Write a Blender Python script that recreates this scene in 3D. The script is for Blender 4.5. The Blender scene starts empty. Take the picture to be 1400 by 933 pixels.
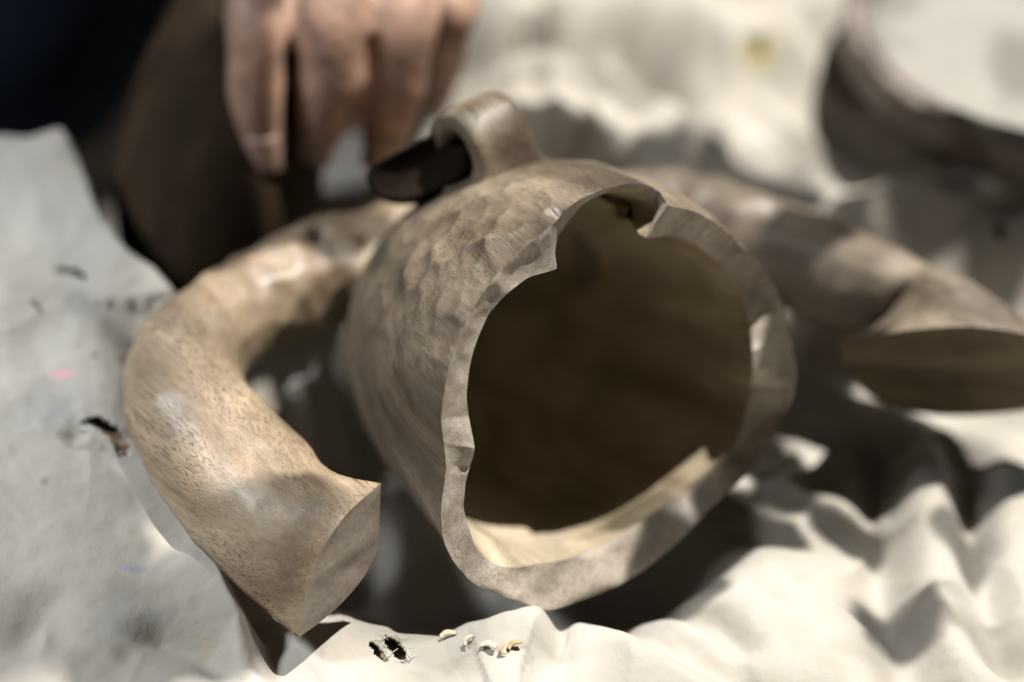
import bpy, bmesh, math, random
import numpy as np
from mathutils import Vector, Matrix, noise
from mathutils.bvhtree import BVHTree

random.seed(4); RNG = np.random.default_rng(11)
S = bpy.context.scene
COL = S.collection

# ------------------------------------------------------------------ camera
PITCH = math.radians(40.0); LENS = 85.0; SENS = 36.0; W, H = 1400.0, 933.0
RIGHT = np.array([1.0, 0, 0])
FWD = np.array([0, math.cos(PITCH), -math.sin(PITCH)])
UP = np.array([0, math.sin(PITCH), math.cos(PITCH)])
TARGET = np.array([0, 0, 0.055])
CAM = TARGET - FWD * 0.640
cam_d = bpy.data.cameras.new('camera'); cam = bpy.data.objects.new('camera', cam_d); COL.objects.link(cam)
cam_d.lens = LENS; cam_d.sensor_width = SENS; cam_d.clip_start = 0.01; cam_d.clip_end = 100
cam.location = CAM; cam.rotation_euler = (math.pi / 2 - PITCH, 0, 0)
cam_d.dof.use_dof = True; cam_d.dof.focus_distance = 0.611; cam_d.dof.aperture_fstop = 2.9; cam_d.dof.aperture_blades = 0
S.camera = cam

# ------------------------------------------------------------------ light
world = bpy.data.worlds.new('World'); S.world = world; world.use_nodes = True
bg = world.node_tree.nodes['Background']; bg.inputs[0].default_value = (0.80, 0.88, 1.0, 1); bg.inputs[1].default_value = 0.004

def aim(o, loc, tgt):
    o.location = loc
    o.rotation_euler = (Vector(tgt) - Vector(loc)).to_track_quat('-Z', 'Y').to_euler()

KEY_DIR = np.array([0.309, 0.243, 0.92]); KEY_DIR /= np.linalg.norm(KEY_DIR); KEY_DIST = 5.0
kd = bpy.data.lights.new('dappled_sunbeam', 'SPOT'); key = bpy.data.objects.new('dappled_sunbeam', kd); COL.objects.link(key)
kd.energy = 2650; kd.color = (1.0, 0.965, 0.91); kd.shadow_soft_size = 0.03; kd.spot_size = math.radians(20); kd.spot_blend = 0.3
aim(key, tuple(KEY_DIR * KEY_DIST), (0, 0, 0))
sd_ = bpy.data.lights.new('skylight', 'SPOT'); sky = bpy.data.objects.new('skylight', sd_); COL.objects.link(sky)
sd_.energy = 185; sd_.color = (0.90, 0.945, 1.0); sd_.shadow_soft_size = 0.13; sd_.spot_size = math.radians(16.5); sd_.spot_blend = 1.0
aim(sky, (-0.95, 0.02, 1.05), (-0.20, 0.0, 0.03))

S.view_settings.view_transform = 'Standard'; S.view_settings.look = 'None'
S.view_settings.exposure = 0.0; S.view_settings.gamma = 1.0; S.view_settings.use_curve_mapping = False
S.cycles.use_denoising = True
S.cycles.max_bounces = 6; S.cycles.diffuse_bounces = 2

# ------------------------------------------------------------------ helpers
K = SENS / LENS / W
def ray(px, py):
    d = FWD + RIGHT * ((px - W / 2) * K) - UP * ((py - H / 2) * K)
    return d                                   # unit depth along FWD
def PZ(px, py, z):                             # pixel to a point at height z
    d = ray(px, py); return CAM + d * ((z - CAM[2]) / d[2])
def PP(px, py, p0, n):                         # pixel to a point on a plane
    d = ray(px, py); return CAM + d * (np.dot(p0 - CAM, n) / np.dot(d, n))
def PD(px, py, dep): return CAM + ray(px, py) * dep
def nrm(v): v = np.asarray(v, float); return v / np.linalg.norm(v)
def depth_of(p): return float(np.dot(np.asarray(p) - CAM, FWD))

def catmull(pts, n, closed=False, tension=0.5):
    P = np.asarray(pts, float); m = len(P); out = []
    for k in range(n):
        s = k / n * m if closed else k / (n - 1) * (m - 1)
        i = min(int(math.floor(s)), m - 1 if closed else m - 2); u = s - i
        if closed: a, b, c, d = P[(i - 1) % m], P[i % m], P[(i + 1) % m], P[(i + 2) % m]
        else:
            b, c = P[i], P[i + 1]
            a = P[i - 1] if i > 0 else 2 * b - c
            d = P[i + 2] if i + 2 < m else 2 * c - b
        t1 = (c - a) * tension; t2 = (d - b) * tension
        u2, u3 = u * u, u * u * u
        out.append((2*u3 - 3*u2 + 1) * b + (u3 - 2*u2 + u) * t1 + (-2*u3 + 3*u2) * c + (u3 - u2) * t2)
    return np.array(out)

def sstep(a, b, x):
    t = np.clip((np.asarray(x, float) - a) / (b - a), 0, 1); return t * t * (3 - 2 * t)

# soft blots of shade added by hand to the lamp's own pattern, nothing stands in the beam (metres across the beam)
def beam_pattern():
    R3 = np.array(key.rotation_euler.to_matrix()); ax, ay = R3[:, 0], R3[:, 1]
    kd.use_nodes = True; nt = kd.node_tree; L = nt.links.new
    em = next(n for n in nt.nodes if n.type == 'EMISSION')
    az = R3[:, 2]; geo = nt.nodes.new('ShaderNodeNewGeometry')
    def dot(sock, v):
        n = nt.nodes.new('ShaderNodeVectorMath'); n.operation = 'DOT_PRODUCT'; L(geo.outputs[sock], n.inputs[0]); n.inputs[1].default_value = tuple(v); return n.outputs['Value']
    def m(op, x, y, clamp=False):
        n = nt.nodes.new('ShaderNodeMath'); n.operation = op; n.use_clamp = clamp
        for i, v in enumerate((x, y)):
            if isinstance(v, (int, float)): n.inputs[i].default_value = v
            else: L(v, n.inputs[i])
        return n.outputs[0]
    # where this ray of the beam crosses the plane through the origin square to the beam
    tt_ = m('DIVIDE', dot('Position', az), dot('Incoming', az))
    u = m('SUBTRACT', dot('Position', ax), m('MULTIPLY', dot('Incoming', ax), tt_)); v = m('SUBTRACT', dot('Position', ay), m('MULTIPLY', dot('Incoming', ay), tt_))
    cb = nt.nodes.new('ShaderNodeCombineXYZ'); L(u, cb.inputs[0]); L(v, cb.inputs[1])
    def noi(sc, det):
        n = nt.nodes.new('ShaderNodeTexNoise'); n.inputs['Scale'].default_value = sc; n.inputs['Detail'].default_value = det; L(cb.outputs[0], n.inputs['Vector']); return n.outputs['Fac']
    wn = nt.nodes.new('ShaderNodeTexNoise'); wn.inputs['Scale'].default_value = 38.0; wn.inputs['Detail'].default_value = 1.5; L(cb.outputs[0], wn.inputs['Vector'])
    ws = nt.nodes.new('ShaderNodeVectorMath'); ws.operation = 'MULTIPLY_ADD'; L(wn.outputs['Color'], ws.inputs[0]); ws.inputs[1].default_value = (.028, .028, 0); L(cb.outputs[0], ws.inputs[2])
    lit = None
    for (px, py, z, r, st) in BLOTS:
        p = PZ(px, py, z); k = KEY_DIST / (KEY_DIST - float(p @ KEY_DIR)); pu, pv = float(p @ ax) * k, float(p @ ay) * k
        dn = nt.nodes.new('ShaderNodeVectorMath'); dn.operation = 'DISTANCE'; L(ws.outputs[0], dn.inputs[0]); dn.inputs[1].default_value = (pu + .014, pv + .014, 0)
        mr = nt.nodes.new('ShaderNodeMapRange'); mr.interpolation_type = 'SMOOTHSTEP'; L(dn.outputs['Value'], mr.inputs[0])
        for i, x in enumerate((r * .75, r * 1.2, 1.0 - st, 1.0)): mr.inputs[i + 1].default_value = x
        lit = mr.outputs[0] if lit is None else m('MULTIPLY', lit, mr.outputs[0])
    dap = m('MULTIPLY', m('SUBTRACT', noi(26.0, 1.0), 0.36), 7.0, True); dap = m('ADD', m('MULTIPLY', dap, 0.38), 0.62)
    L(m('MULTIPLY', lit, dap), em.inputs['Strength'])
BLOTS = [(30, 330, .05, .036, .96), (10, 640, .033, .022, .94), (40, 790, .03, .036, .95), (190, 890, .025, .020, .92), (80, 690, .03, .014, .9), (-160, 520, .04, .08, .95),
         (120, 280, .04, .024, .97), (230, 300, .03, .016, .95), (40, 40, .05, .06, .97), (478, 130, .0, .012, .95),
         (730, 200, .027, .009, .85), (800, 206, .028, .011, .9), (890, 212, .028, .012, .92), (985, 216, .027, .012, .92), (1080, 226, .026, .012, .93), (1275, 248, .027, .012, .94), (1365, 260, .027, .012, .94), (1175, 268, .026, .012, .95), (1275, 290, .026, .014, .96), (1390, 305, .026, .017, .96), (1140, 490, -.008, .012, .96), (1090, 665, -.005, .012, .95), (1160, 715, -.005, .010, .9), (1040, 735, -.005, .011, .9),
         (1010, 560, -.01, .014, .9), (1105, 470, -.006, .016, .97), (1140, 505, -.008, .010, .97), (1058, 625, -.006, .009, .97), (1000, 700, -.004, .013, .95), (1050, 600, .03, .012, .9), (960, 705, .02, .012, .88), (1015, 360, .08, .010, .65), (262, 825, .02, .011, .92),
         (325, 800, .03, .015, .85), (345, 175, .076, .021, .97), (436, 170, .076, .018, .97), (512, 180, .076, .011, .85), (500, 320, .07, .009, .8), (620, 235, .085, .006, .5),
         (1225, 850, .0, .012, .85), (1350, 690, .006, .012, .75), (700, 80, .03, .015, .5), (790, 95, .03, .015, .45), (880, 125, .03, .014, .42), (970, 165, .03, .012, .45), (1085, 180, .03, .012, .45)]
beam_pattern()

def mesh_obj(name, verts, faces, mat, parent=None, smooth=True, loc=None):
    me = bpy.data.meshes.new(name)
    v = np.asarray(verts, float)
    o = bpy.data.objects.new(name, me)
    if loc is not None: v = v - np.asarray(loc); o.location = loc
    if parent is not None:
        o.parent = parent
        v = v - np.asarray(parent.location); 
    me.from_pydata([tuple(p) for p in v], [], [tuple(int(i) for i in f) for f in faces])
    me.update()
    if smooth: me.polygons.foreach_set('use_smooth', [True] * len(me.polygons))
    if mat: me.materials.append(mat)
    COL.objects.link(o)
    return o

def grid_faces(rows, cols, wrap=True, flip=False):
    F = []
    for i in range(rows - 1):
        for j in range(cols if wrap else cols - 1):
            a = i * cols + j; b = i * cols + (j + 1) % cols; c = (i + 1) * cols + (j + 1) % cols; d = (i + 1) * cols + j
            F.append((a, d, c, b) if flip else (a, b, c, d))
    return F

def empty(name, loc, label, cat, group=None):
    o = bpy.data.objects.new(name, None); o.location = loc; o.empty_display_size = 0.01; COL.objects.link(o)
    return tag(o, label, cat, group)
def tag(o, label, cat, group=None):
    o['label'] = label; o['category'] = cat
    if group: o['group'] = group
    return o

def fix_normals(o):
    bm = bmesh.new(); bm.from_mesh(o.data); bmesh.ops.recalc_face_normals(bm, faces=bm.faces[:]); bm.to_mesh(o.data); bm.free()

camn = lambda x, y, zt: nrm(x * RIGHT + y * UP - zt * FWD)

class CellField:
    """nearest-cell distances: the shallow dishes left by a gouge"""
    def __init__(s, pts): s.p = pts
    def f1sq(s, V):
        out = np.empty(len(V))
        for i in range(0, len(V), 4000):
            d = ((V[i:i+4000, None, :] - s.p[None]) ** 2).sum(2); out[i:i+4000] = d.min(1)
        return out

def nz(V, scale, seed=0.0):
    o = Vector((seed * 7.3, seed * 3.1, seed * 5.7))
    return np.array([noise.noise(Vector(p) * scale + o) for p in V])

# ------------------------------------------------------------------ materials
def new_mat(name):
    m = bpy.data.materials.new(name); m.use_nodes = True
    nt = m.node_tree; b = nt.nodes['Principled BSDF']; return m, nt, b
def node(nt, t, **kw):
    n = nt.nodes.new(t)
    for k, v in kw.items():
        if k.startswith('i_'):
            key = k[2:]; key = int(key) if key.isdigit() else key
            n.inputs[key].default_value = v
        else: setattr(n, k, v)
    return n
def ramp(nt, stops):
    r = nt.nodes.new('ShaderNodeValToRGB'); e = r.color_ramp.elements
    while len(e) < len(stops): e.new(0.5)
    for i, (p, c) in enumerate(stops):
        e[i].position = p; e[i].color = c if len(c) == 4 else (*c, 1)
    return r
def math_n(nt, op, a=None, b=None, clamp=False):
    n = nt.nodes.new('ShaderNodeMath'); n.operation = op; n.use_clamp = clamp
    for i, x in enumerate((a, b)):
        if x is None: continue
        if isinstance(x, (int, float)): n.inputs[i].default_value = x
        else: nt.links.new(x, n.inputs[i])
    return n.outputs[0]
def mix_c(nt, fac, a, b, mode='MIX'):
    n = nt.nodes.new('ShaderNodeMix'); n.data_type = 'RGBA'; n.blend_type = mode
    for sock, x in ((n.inputs[0], fac), (n.inputs[6], a), (n.inputs[7], b)):
        if isinstance(x, (int, float)): sock.default_value = x
        elif isinstance(x, tuple): sock.default_value = x if len(x) == 4 else (*x, 1)
        else: nt.links.new(x, sock)
    return n.outputs[2]

def wood_mat(name, c_dark, c_mid, c_light, grain, pore=0.6, rough=0.5, scale=1.0, pore_col=(0.05, 0.032, 0.02), bump=0.35, spec=0.45, patchy=0.8):
    """open-pored wood: fibres and dark pore dashes run along `grain` (object space)"""
    m, nt, b = new_mat(name)
    L = nt.links.new
    tc = node(nt, 'ShaderNodeTexCoord')
    q = Vector(grain).normalized().to_track_quat('Z', 'Y').inverted().to_euler()
    mp = node(nt, 'ShaderNodeMapping'); mp.inputs['Rotation'].default_value = q; L(tc.outputs['Object'], mp.inputs['Vector'])
    def stretched(along, across, detail=2.0, rgh=0.5, dist=0.0):
        s = node(nt, 'ShaderNodeMapping'); s.inputs['Scale'].default_value = (across * scale, across * scale, along * scale)
        L(mp.outputs[0], s.inputs['Vector'])
        n = node(nt, 'ShaderNodeTexNoise', i_Scale=1.0, i_Detail=detail, i_Roughness=rgh, i_Distortion=dist)
        L(s.outputs[0], n.inputs['Vector']); return n.outputs['Fac']
    bands = stretched(6, 70, 3, 0.55, 0.6)
    fine = stretched(26, 800, 3, 0.65)
    pores = stretched(75, 2300, 0.3, 0.4)
    patch = stretched(28, 34, 3, 0.55)
    c = ramp(nt, [(0.30, c_dark), (0.5, c_mid), (0.72, c_light)]); L(bands, c.inputs[0])
    pc = ramp(nt, [(0.34, (0.66, 0.64, 0.62)), (0.62, (1.1, 1.07, 1.03))]); L(patch, pc.inputs[0])
    col = mix_c(nt, patchy, c.outputs[0], pc.outputs[0], 'MULTIPLY')
    fr = ramp(nt, [(0.3, (0.74, 0.71, 0.68)), (0.7, (1.14, 1.14, 1.14))]); L(fine, fr.inputs[0])
    col = mix_c(nt, 0.85, col, fr.outputs[0], 'MULTIPLY')
    # pores only where the annual bands are porous
    pr = ramp(nt, [(0.575, (0, 0, 0)), (0.64, (1, 1, 1))]); L(pores, pr.inputs[0])
    pm = ramp(nt, [(0.38, (0.15, 0.15, 0.15)), (0.58, (1, 1, 1))]); L(stretched(14, 55, 2, 0.5), pm.inputs[0])
    pf = math_n(nt, 'MULTIPLY', math_n(nt, 'MULTIPLY', pr.outputs[0], pm.outputs[0]), pore)
    col = mix_c(nt, pf, col, pore_col)
    L(col, b.inputs['Base Color'])
    rr = math_n(nt, 'ADD', math_n(nt, 'MULTIPLY', patch, 0.25), rough - 0.12); L(rr, b.inputs['Roughness'])
    b.inputs['Specular IOR Level'].default_value = spec
    hgt = math_n(nt, 'SUBTRACT', math_n(nt, 'MULTIPLY', fine, 0.25), math_n(nt, 'MULTIPLY', pf, 0.9))
    bp = node(nt, 'ShaderNodeBump', i_Strength=bump, i_Distance=0.0006); L(hgt, bp.inputs['Height']); L(bp.outputs[0], b.inputs['Normal'])
    return m

RIM_N = nrm(0.52 * RIGHT - 0.22 * UP - 0.82 * FWD)
M_SHELL = wood_mat('shell_wood', (0.085, 0.067, 0.048), (0.165, 0.132, 0.096), (0.275, 0.230, 0.174), tuple(RIM_N * np.array([1, 1, 1]) + np.array([0.1, 0.0, -0.45])), pore=0.65, rough=0.46)
M_RIM = wood_mat('cut_rim_wood', (0.25, 0.212, 0.172), (0.40, 0.352, 0.298), (0.51, 0.458, 0.398), (0.62, -0.3, 0.75), pore=0.35, rough=0.6, bump=0.6, patchy=0.35, scale=1.1)
M_INNER = wood_mat('inner_wall_wood', (0.30, 0.245, 0.165), (0.46, 0.392, 0.285), (0.58, 0.51, 0.39), tuple(RIM_N), pore=0.35, rough=0.55)
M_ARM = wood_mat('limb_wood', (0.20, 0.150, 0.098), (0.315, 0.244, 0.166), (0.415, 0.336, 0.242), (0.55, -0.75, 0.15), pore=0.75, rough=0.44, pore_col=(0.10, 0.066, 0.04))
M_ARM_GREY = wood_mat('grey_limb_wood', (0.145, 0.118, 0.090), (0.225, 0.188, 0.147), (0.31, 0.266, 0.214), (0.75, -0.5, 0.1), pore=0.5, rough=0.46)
M_END = wood_mat('limb_end_wood', (0.22, 0.185, 0.155), (0.32, 0.277, 0.238), (0.40, 0.357, 0.312), (0.6, -0.7, 0.3), pore=0.15, rough=0.5)
M_END_SHADED = wood_mat('shaded_end_wood', (0.07, 0.052, 0.03), (0.115, 0.088, 0.052), (0.17, 0.135, 0.085), (0.9, 0.2, 0.2), pore=0.3, rough=0.6, spec=0.25)  # right limb's end: its shade is darkened into the wood colour
M_WALNUT = wood_mat('walnut_wood', (0.018, 0.011, 0.006), (0.03, 0.019, 0.011), (0.05, 0.032, 0.018), (0.3, 0.3, 0.9), pore=0.4, rough=0.8, spec=0.12)
M_DARK = wood_mat('shade_and_knot_wood', (0.009, 0.007, 0.005), (0.014, 0.010, 0.007), (0.022, 0.016, 0.011), (0.8, 0.5, 0.2), pore=0.3, rough=0.9, spec=0.05)  # near-black: paints the socket's shade, also colours the knot

def plain_mat(name, c, rough=0.6, var=0.15, scale=60.0, sss=0.0, bump=0.0, spec=0.4):
    m, nt, b = new_mat(name); L = nt.links.new
    tc = node(nt, 'ShaderNodeTexCoord'); n = node(nt, 'ShaderNodeTexNoise', i_Scale=scale, i_Detail=4.0, i_Roughness=0.6); L(tc.outputs['Object'], n.inputs['Vector'])
    r = ramp(nt, [(0.3, tuple(x * (1 - var) for x in c)), (0.7, tuple(min(1, x * (1 + var)) for x in c))]); L(n.outputs['Fac'], r.inputs[0])
    L(r.outputs[0], b.inputs['Base Color']); b.inputs['Roughness'].default_value = rough; b.inputs['Specular IOR Level'].default_value = spec
    if sss: b.inputs['Subsurface Weight'].default_value = sss; b.inputs['Subsurface Radius'].default_value = (0.006, 0.002, 0.001)
    if bump:
        bp = node(nt, 'ShaderNodeBump', i_Strength=bump, i_Distance=0.001); L(n.outputs['Fac'], bp.inputs['Height']); L(bp.outputs[0], b.inputs['Normal'])
    return m

def cloth_mat():
    m, nt, b = new_mat('canvas'); L = nt.links.new
    tc = node(nt, 'ShaderNodeTexCoord'); O = tc.outputs['Object']
    base = (0.405, 0.378, 0.333)
    n1 = node(nt, 'ShaderNodeTexNoise', i_Scale=22.0, i_Detail=5.0, i_Roughness=0.6); L(O, n1.inputs['Vector'])
    r1 = ramp(nt, [(0.3, (0.86, 0.84, 0.81)), (0.65, (1.04, 1.04, 1.04))]); L(n1.outputs['Fac'], r1.inputs[0])
    col = mix_c(nt, 1.0, base, r1.outputs[0], 'MULTIPLY')
    # small dirty smudges and flecks
    n2 = node(nt, 'ShaderNodeTexNoise', i_Scale=110.0, i_Detail=3.0, i_Roughness=0.55); L(O, n2.inputs['Vector'])
    r2 = ramp(nt, [(0.66, (0, 0, 0)), (0.78, (1, 1, 1))]); L(n2.outputs['Fac'], r2.inputs[0])
    col = mix_c(nt, math_n(nt, 'MULTIPLY', r2.outputs[0], 0.45), col, (0.30, 0.25, 0.19))
    # placed stains: position, radius, colour, strength
    for (p, rad, c, st) in STAINS:
        v = node(nt, 'ShaderNodeVectorMath', operation='SUBTRACT'); L(O, v.inputs[0]); v.inputs[1].default_value = tuple(p)
        s = node(nt, 'ShaderNodeVectorMath', operation='MULTIPLY'); L(v.outputs[0], s.inputs[0]); s.inputs[1].default_value = (1 / rad[0], 1 / rad[1], 0)
        ln = node(nt, 'ShaderNodeVectorMath', operation='LENGTH'); L(s.outputs[0], ln.inputs[0])
        f = math_n(nt, 'ADD', ln.outputs['Value'], math_n(nt, 'MULTIPLY', math_n(nt, 'SUBTRACT', n2.outputs['Fac'], 0.5), 2.2))
        f = math_n(nt, 'SUBTRACT', 1.0, f, True); f = math_n(nt, 'MULTIPLY', f, st, True)
        col = mix_c(nt, f, col, c)
    L(col, b.inputs['Base Color']); b.inputs['Roughness'].default_value = 0.9; b.inputs['Specular IOR Level'].default_value = 0.15
    b.inputs['Sheen Weight'].default_value = 0.15
    # plain weave
    def wave(dirn):
        w = node(nt, 'ShaderNodeTexWave', wave_type='BANDS', bands_direction=dirn, i_Scale=620.0, i_Distortion=2.5, i_Detail=1.0); w.inputs['Detail Scale'].default_value = 2.0
        L(O, w.inputs['Vector']); return w.outputs['Fac']
    wv = math_n(nt, 'ADD', wave('X'), wave('Y'))
    n3 = node(nt, 'ShaderNodeTexNoise', i_Scale=520.0, i_Detail=2.0); L(O, n3.inputs['Vector'])
    hh = math_n(nt, 'ADD', math_n(nt, 'MULTIPLY', wv, 0.10), n3.outputs['Fac'])
    bp = node(nt, 'ShaderNodeBump', i_Strength=0.35, i_Distance=0.0006); L(hh, bp.inputs['Height']); L(bp.outputs[0], b.inputs['Normal'])
    return m

# ------------------------------------------------------------------ workbench under the cloth
m_bench = plain_mat('bench_board', (0.16, 0.11, 0.07), 0.7, 0.3, 25)
def box(name, lo, hi, mat, parent=None):
    x0, y0, z0 = lo; x1, y1, z1 = hi
    v = [(x0,y0,z0),(x1,y0,z0),(x1,y1,z0),(x0,y1,z0),(x0,y0,z1),(x1,y0,z1),(x1,y1,z1),(x0,y1,z1)]
    f = [(0,3,2,1),(4,5,6,7),(0,1,5,4),(1,2,6,5),(2,3,7,6),(3,0,4,7)]
    return mesh_obj(name, v, f, mat, parent, smooth=False)
bench = box('workbench_top', (-0.9, -0.7, -0.105), (0.9, 1.3, -0.066), m_bench); bench['kind'] = 'structure'

# ------------------------------------------------------------------ cloth
def px_poly(lst, dz=0.0): return np.array([PZ(x, y, z + dz) for x, y, z in lst])
def seg_dist(P, A):
    """unsigned distance to polyline A (xy) and the interpolated z of its nearest point"""
    best = np.full(len(P), 1e9); bz = np.zeros(len(P))
    for a, b in zip(A[:-1], A[1:]):
        d = b[:2] - a[:2]; t = np.clip(((P - a[:2]) @ d) / (d @ d + 1e-12), 0, 1)
        q = a[:2] + t[:, None] * d; dd = np.hypot(*(P - q).T)
        k = dd < best; best[k] = dd[k]; bz[k] = (a[2] + t * (b[2] - a[2]))[k]
    return best, bz
def inside(P, A):
    r = np.zeros(len(P), bool); n = len(A)
    for i in range(n):
        a, b = A[i], A[(i + 1) % n]
        c = ((a[1] > P[:, 1]) != (b[1] > P[:, 1]))
        with np.errstate(divide='ignore', invalid='ignore'):
            x = (b[0] - a[0]) * (P[:, 1] - a[1]) / (b[1] - a[1]) + a[0]
        r ^= c & (P[:, 0] < x)
    return r

LEFT_EDGE = px_poly([(-420, 150, .046), (-60, 188, .047), (78, 196, .046), (104, 225, .045), (132, 262, .043), (188, 332, .041), (222, 356, .039), (247, 392, .036),
                     (250, 440, .028), (225, 500, .020), (215, 560, .018), (226, 640, .018), (262, 715, .017), (306, 790, .016), (332, 832, .014), (345, 900, .012), (400, 965, .009), (430, 1100, .006)], .008)
LEFT_POLY = np.vstack([LEFT_EDGE, [[-.07, -.42, 0], [-.9, -.42, 0], [-.9, .15, .04]]])
BACK_EDGE = px_poly([(440, 60, .020), (520, 140, .022), (590, 190, .026), (720, 186, .028), (850, 190, .030), (950, 200, .030), (1060, 215, .027), (1130, 240, .026), (1220, 285, .025), (1300, 318, .025), (1400, 335, .025), (1600, 340, .025)])
BACK_POLY = np.vstack([BACK_EDGE, [[1.5, .25, .03], [1.5, 2.5, .03], [-.13, 2.5, .02]]])
FRONT_EDGE = px_poly([(200, 960, .0), (330, 905, .002), (400, 862, .003), (470, 842, .004), (540, 858, .003), (610, 874, .004), (650, 852, .007), (700, 842, .009), (742, 846, .008), (775, 870, .004), (850, 868, .004), (930, 840, -.002), (1010, 800, -.008), (1060, 740, -.012), (1120, 660, -.012), (1240, 560, -.012), (1400, 500, -.012), (1700, 450, -.012)], .007)
FRONT_POLY = np.vstack([FRONT_EDGE, px_poly([(1900, 1300, .0), (700, 1600, 0), (-200, 1500, .0)])])
def ridge(P, pts, w, h, sharp=1.0):
    A = px_poly(pts); d, _ = seg_dist(P, A)
    return h * np.exp(-(d / w) ** 2 * sharp)

def cloth_height(P):
    n = len(P)
    P3 = np.c_[P, np.zeros(n)]
    warp = np.c_[nz(P3, 16, 1), nz(P3, 16, 2)] * 0.006 + np.c_[nz(P3, 48, 3), nz(P3, 48, 4)] * 0.0016
    Q = P + warp
    z = np.full(n, -0.004)
    # long lazy folds
    z += 0.0035 * nz(np.c_[Q * [5, 16], np.zeros(n)], 1.0, 5) + 0.002 * nz(np.c_[Q * [22, 30], np.zeros(n)], 1.0, 6)
    # heaped cloth leaves deep hollows round the carved pieces
    def pit(pts, w, dep):
        d, _ = seg_dist(Q, px_poly(pts)); return -dep * np.exp(-(d / w) ** 4)
    z += pit([(540, 770, -.02), (680, 840, -.02), (830, 810, -.02)], .028, .034)
    z += pit([(1040, 560, -.01), (1120, 560, -.01)], .036, .006)
    z += pit([(400, 690, -.02), (470, 640, -.02), (440, 560, -.02)], .024, .036)
    z += pit([(180, 240, -.02), (230, 330, -.02), (330, 420, -.02)], .026, .030)
    z += pit([(960, 320, -.02), (1060, 340, -.02)], .036, .018)
    z += ridge(Q, [(880, 400, .015), (960, 395, .015)], .012, .030)
    d, ez = seg_dist(Q, BACK_EDGE); ins = inside(Q, BACK_POLY); sd = np.where(ins, d, -d)
    w = sstep(-0.040, 0.006, sd) * sstep(-.055, .0, Q[:, 0]); z = z * (1 - w) + (ez + 0.6 * (z + .004)) * w
    # front apron
    d, ez = seg_dist(Q, FRONT_EDGE); ins = inside(Q, FRONT_POLY); sd = np.where(ins, d, -d)
    w = sstep(-0.020, 0.006, sd); z = z * (1 - w) + (ez + 0.0 + 0.2 * (z + 0.004)) * w
    # folds of the apron, right hand side
    z += ridge(Q, [(850, 868, 0), (900, 905, 0), (990, 945, 0), (1100, 990, 0)], .0075, -.008)
    z += ridge(Q, [(800, 880, 0), (870, 930, 0), (950, 980, 0)], .007, .004)
    z += ridge(Q, [(915, 840, 0), (985, 862, 0), (1005, 890, 0)], .005, -.006)
    z += ridge(Q, [(1205, 610, 0), (1215, 720, 0), (1240, 830, 0), (1262, 930, 0), (1275, 1010, 0)],   .0075, -.008)
    z += ridge(Q, [(1265, 640, 0), (1285, 720, 0), (1300, 820, 0), (1330, 930, 0)], .010, .006)
    z += ridge(Q, [(1335, 610, 0), (1352, 700, 0), (1365, 800, 0), (1372, 900, 0)], .006, -.007)
    z += ridge(Q, [(1310, 600, 0), (1325, 660, 0), (1345, 720, 0)], .004, -.005)
    z += ridge(Q, [(1060, 775, 0), (1100, 860, 0), (1180, 940, 0)], .012, .005)
    z += ridge(Q, [(640, 865, 0), (690, 850, 0), (730, 865, 0), (745, 925, 0)], .006, .004)
    z += ridge(Q, [(760, 858, 0), (768, 895, 0), (760, 940, 0)], .0035, -.005)
    # back folds
    z += ridge(Q, [(600, 165, .03), (700, 172, .03), (850, 170, .03), (960, 180, .03)], .010, .006)
    z += ridge(Q, [(560, 90, .03), (720, 110, .03), (830, 115, .03), (960, 150, .03)], .012, .010)
    z += ridge(Q, [(600, 20, .03), (760, 40, .03), (900, 20, .03), (1060, 60, .03)], .014, .010)
    z += ridge(Q, [(600, 65, .03), (730, 75, .03), (840, 70, .03), (930, 110, .03)], .008, -.012)
    z += ridge(Q, [(1130, 390, .0), (1290, 372, .0), (1380, 320, .0), (1500, 260, .0)], .012, .008)
    z += ridge(Q, [(1000, 270, 0), (1150, 290, 0), (1300, 285, 0), (1450, 260, 0)], .010, -.004)
    z += ridge(Q, [(400, 268, .008), (500, 268, .008)], .010, .010)
    z += ridge(Q, [(385, 508, .01), (400, 488, .01)], .005, .030) + ridge(Q, [(425, 488, .012), (440, 468, .012)], .005, .032) + ridge(Q, [(462, 470, .012), (480, 455, .012)], .006, .028)
    # left hill
    d, ez = seg_dist(Q, LEFT_EDGE); ins = inside(Q, LEFT_POLY); sd = np.where(ins, d, -d)
    cp = px_poly([(0, 240, .044), (60, 300, .041), (120, 330, .040), (190, 380, .038), (230, 400, .035), (40, 400, .036), (130, 440, .033), (190, 470, .026), (20, 520, .034), (90, 510, .031), (150, 530, .026),
                  (20, 620, .028), (100, 600, .0265), (140, 592, .0245), (170, 620, .0215), (60, 740, .024), (160, 740, .0215), (230, 760, .018), (60, 880, .020), (170, 880, .018), (270, 870, .016), (-120, 500, .034), (-200, 800, .024), (100, 1000, .014), (-150, 1000, .018), (-300, 300, .045)], .008)
    wgt = 1.0 / ((Q[:, None, 0] - cp[None, :, 0]) ** 2 + (Q[:, None, 1] - cp[None, :, 1]) ** 2 + 1e-4) ** 1.6
    hz = (wgt * cp[None, :, 2]).sum(1) / wgt.sum(1)
    e = np.exp(-(d / .012) ** 2); hz = hz * (1 - e) + ez * e
    hz += 0.0012 * nz(np.c_[Q * [40, 22], np.zeros(n)], 1.0, 8)
    hz += ridge(Q, [(20, 455, .035), (90, 470, .033), (140, 515, .028), (160, 560, .025)], .010, .0035) + ridge(Q, [(0, 215, .045), (60, 210, .045), (84, 240, .045)], .006, .004)
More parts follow.
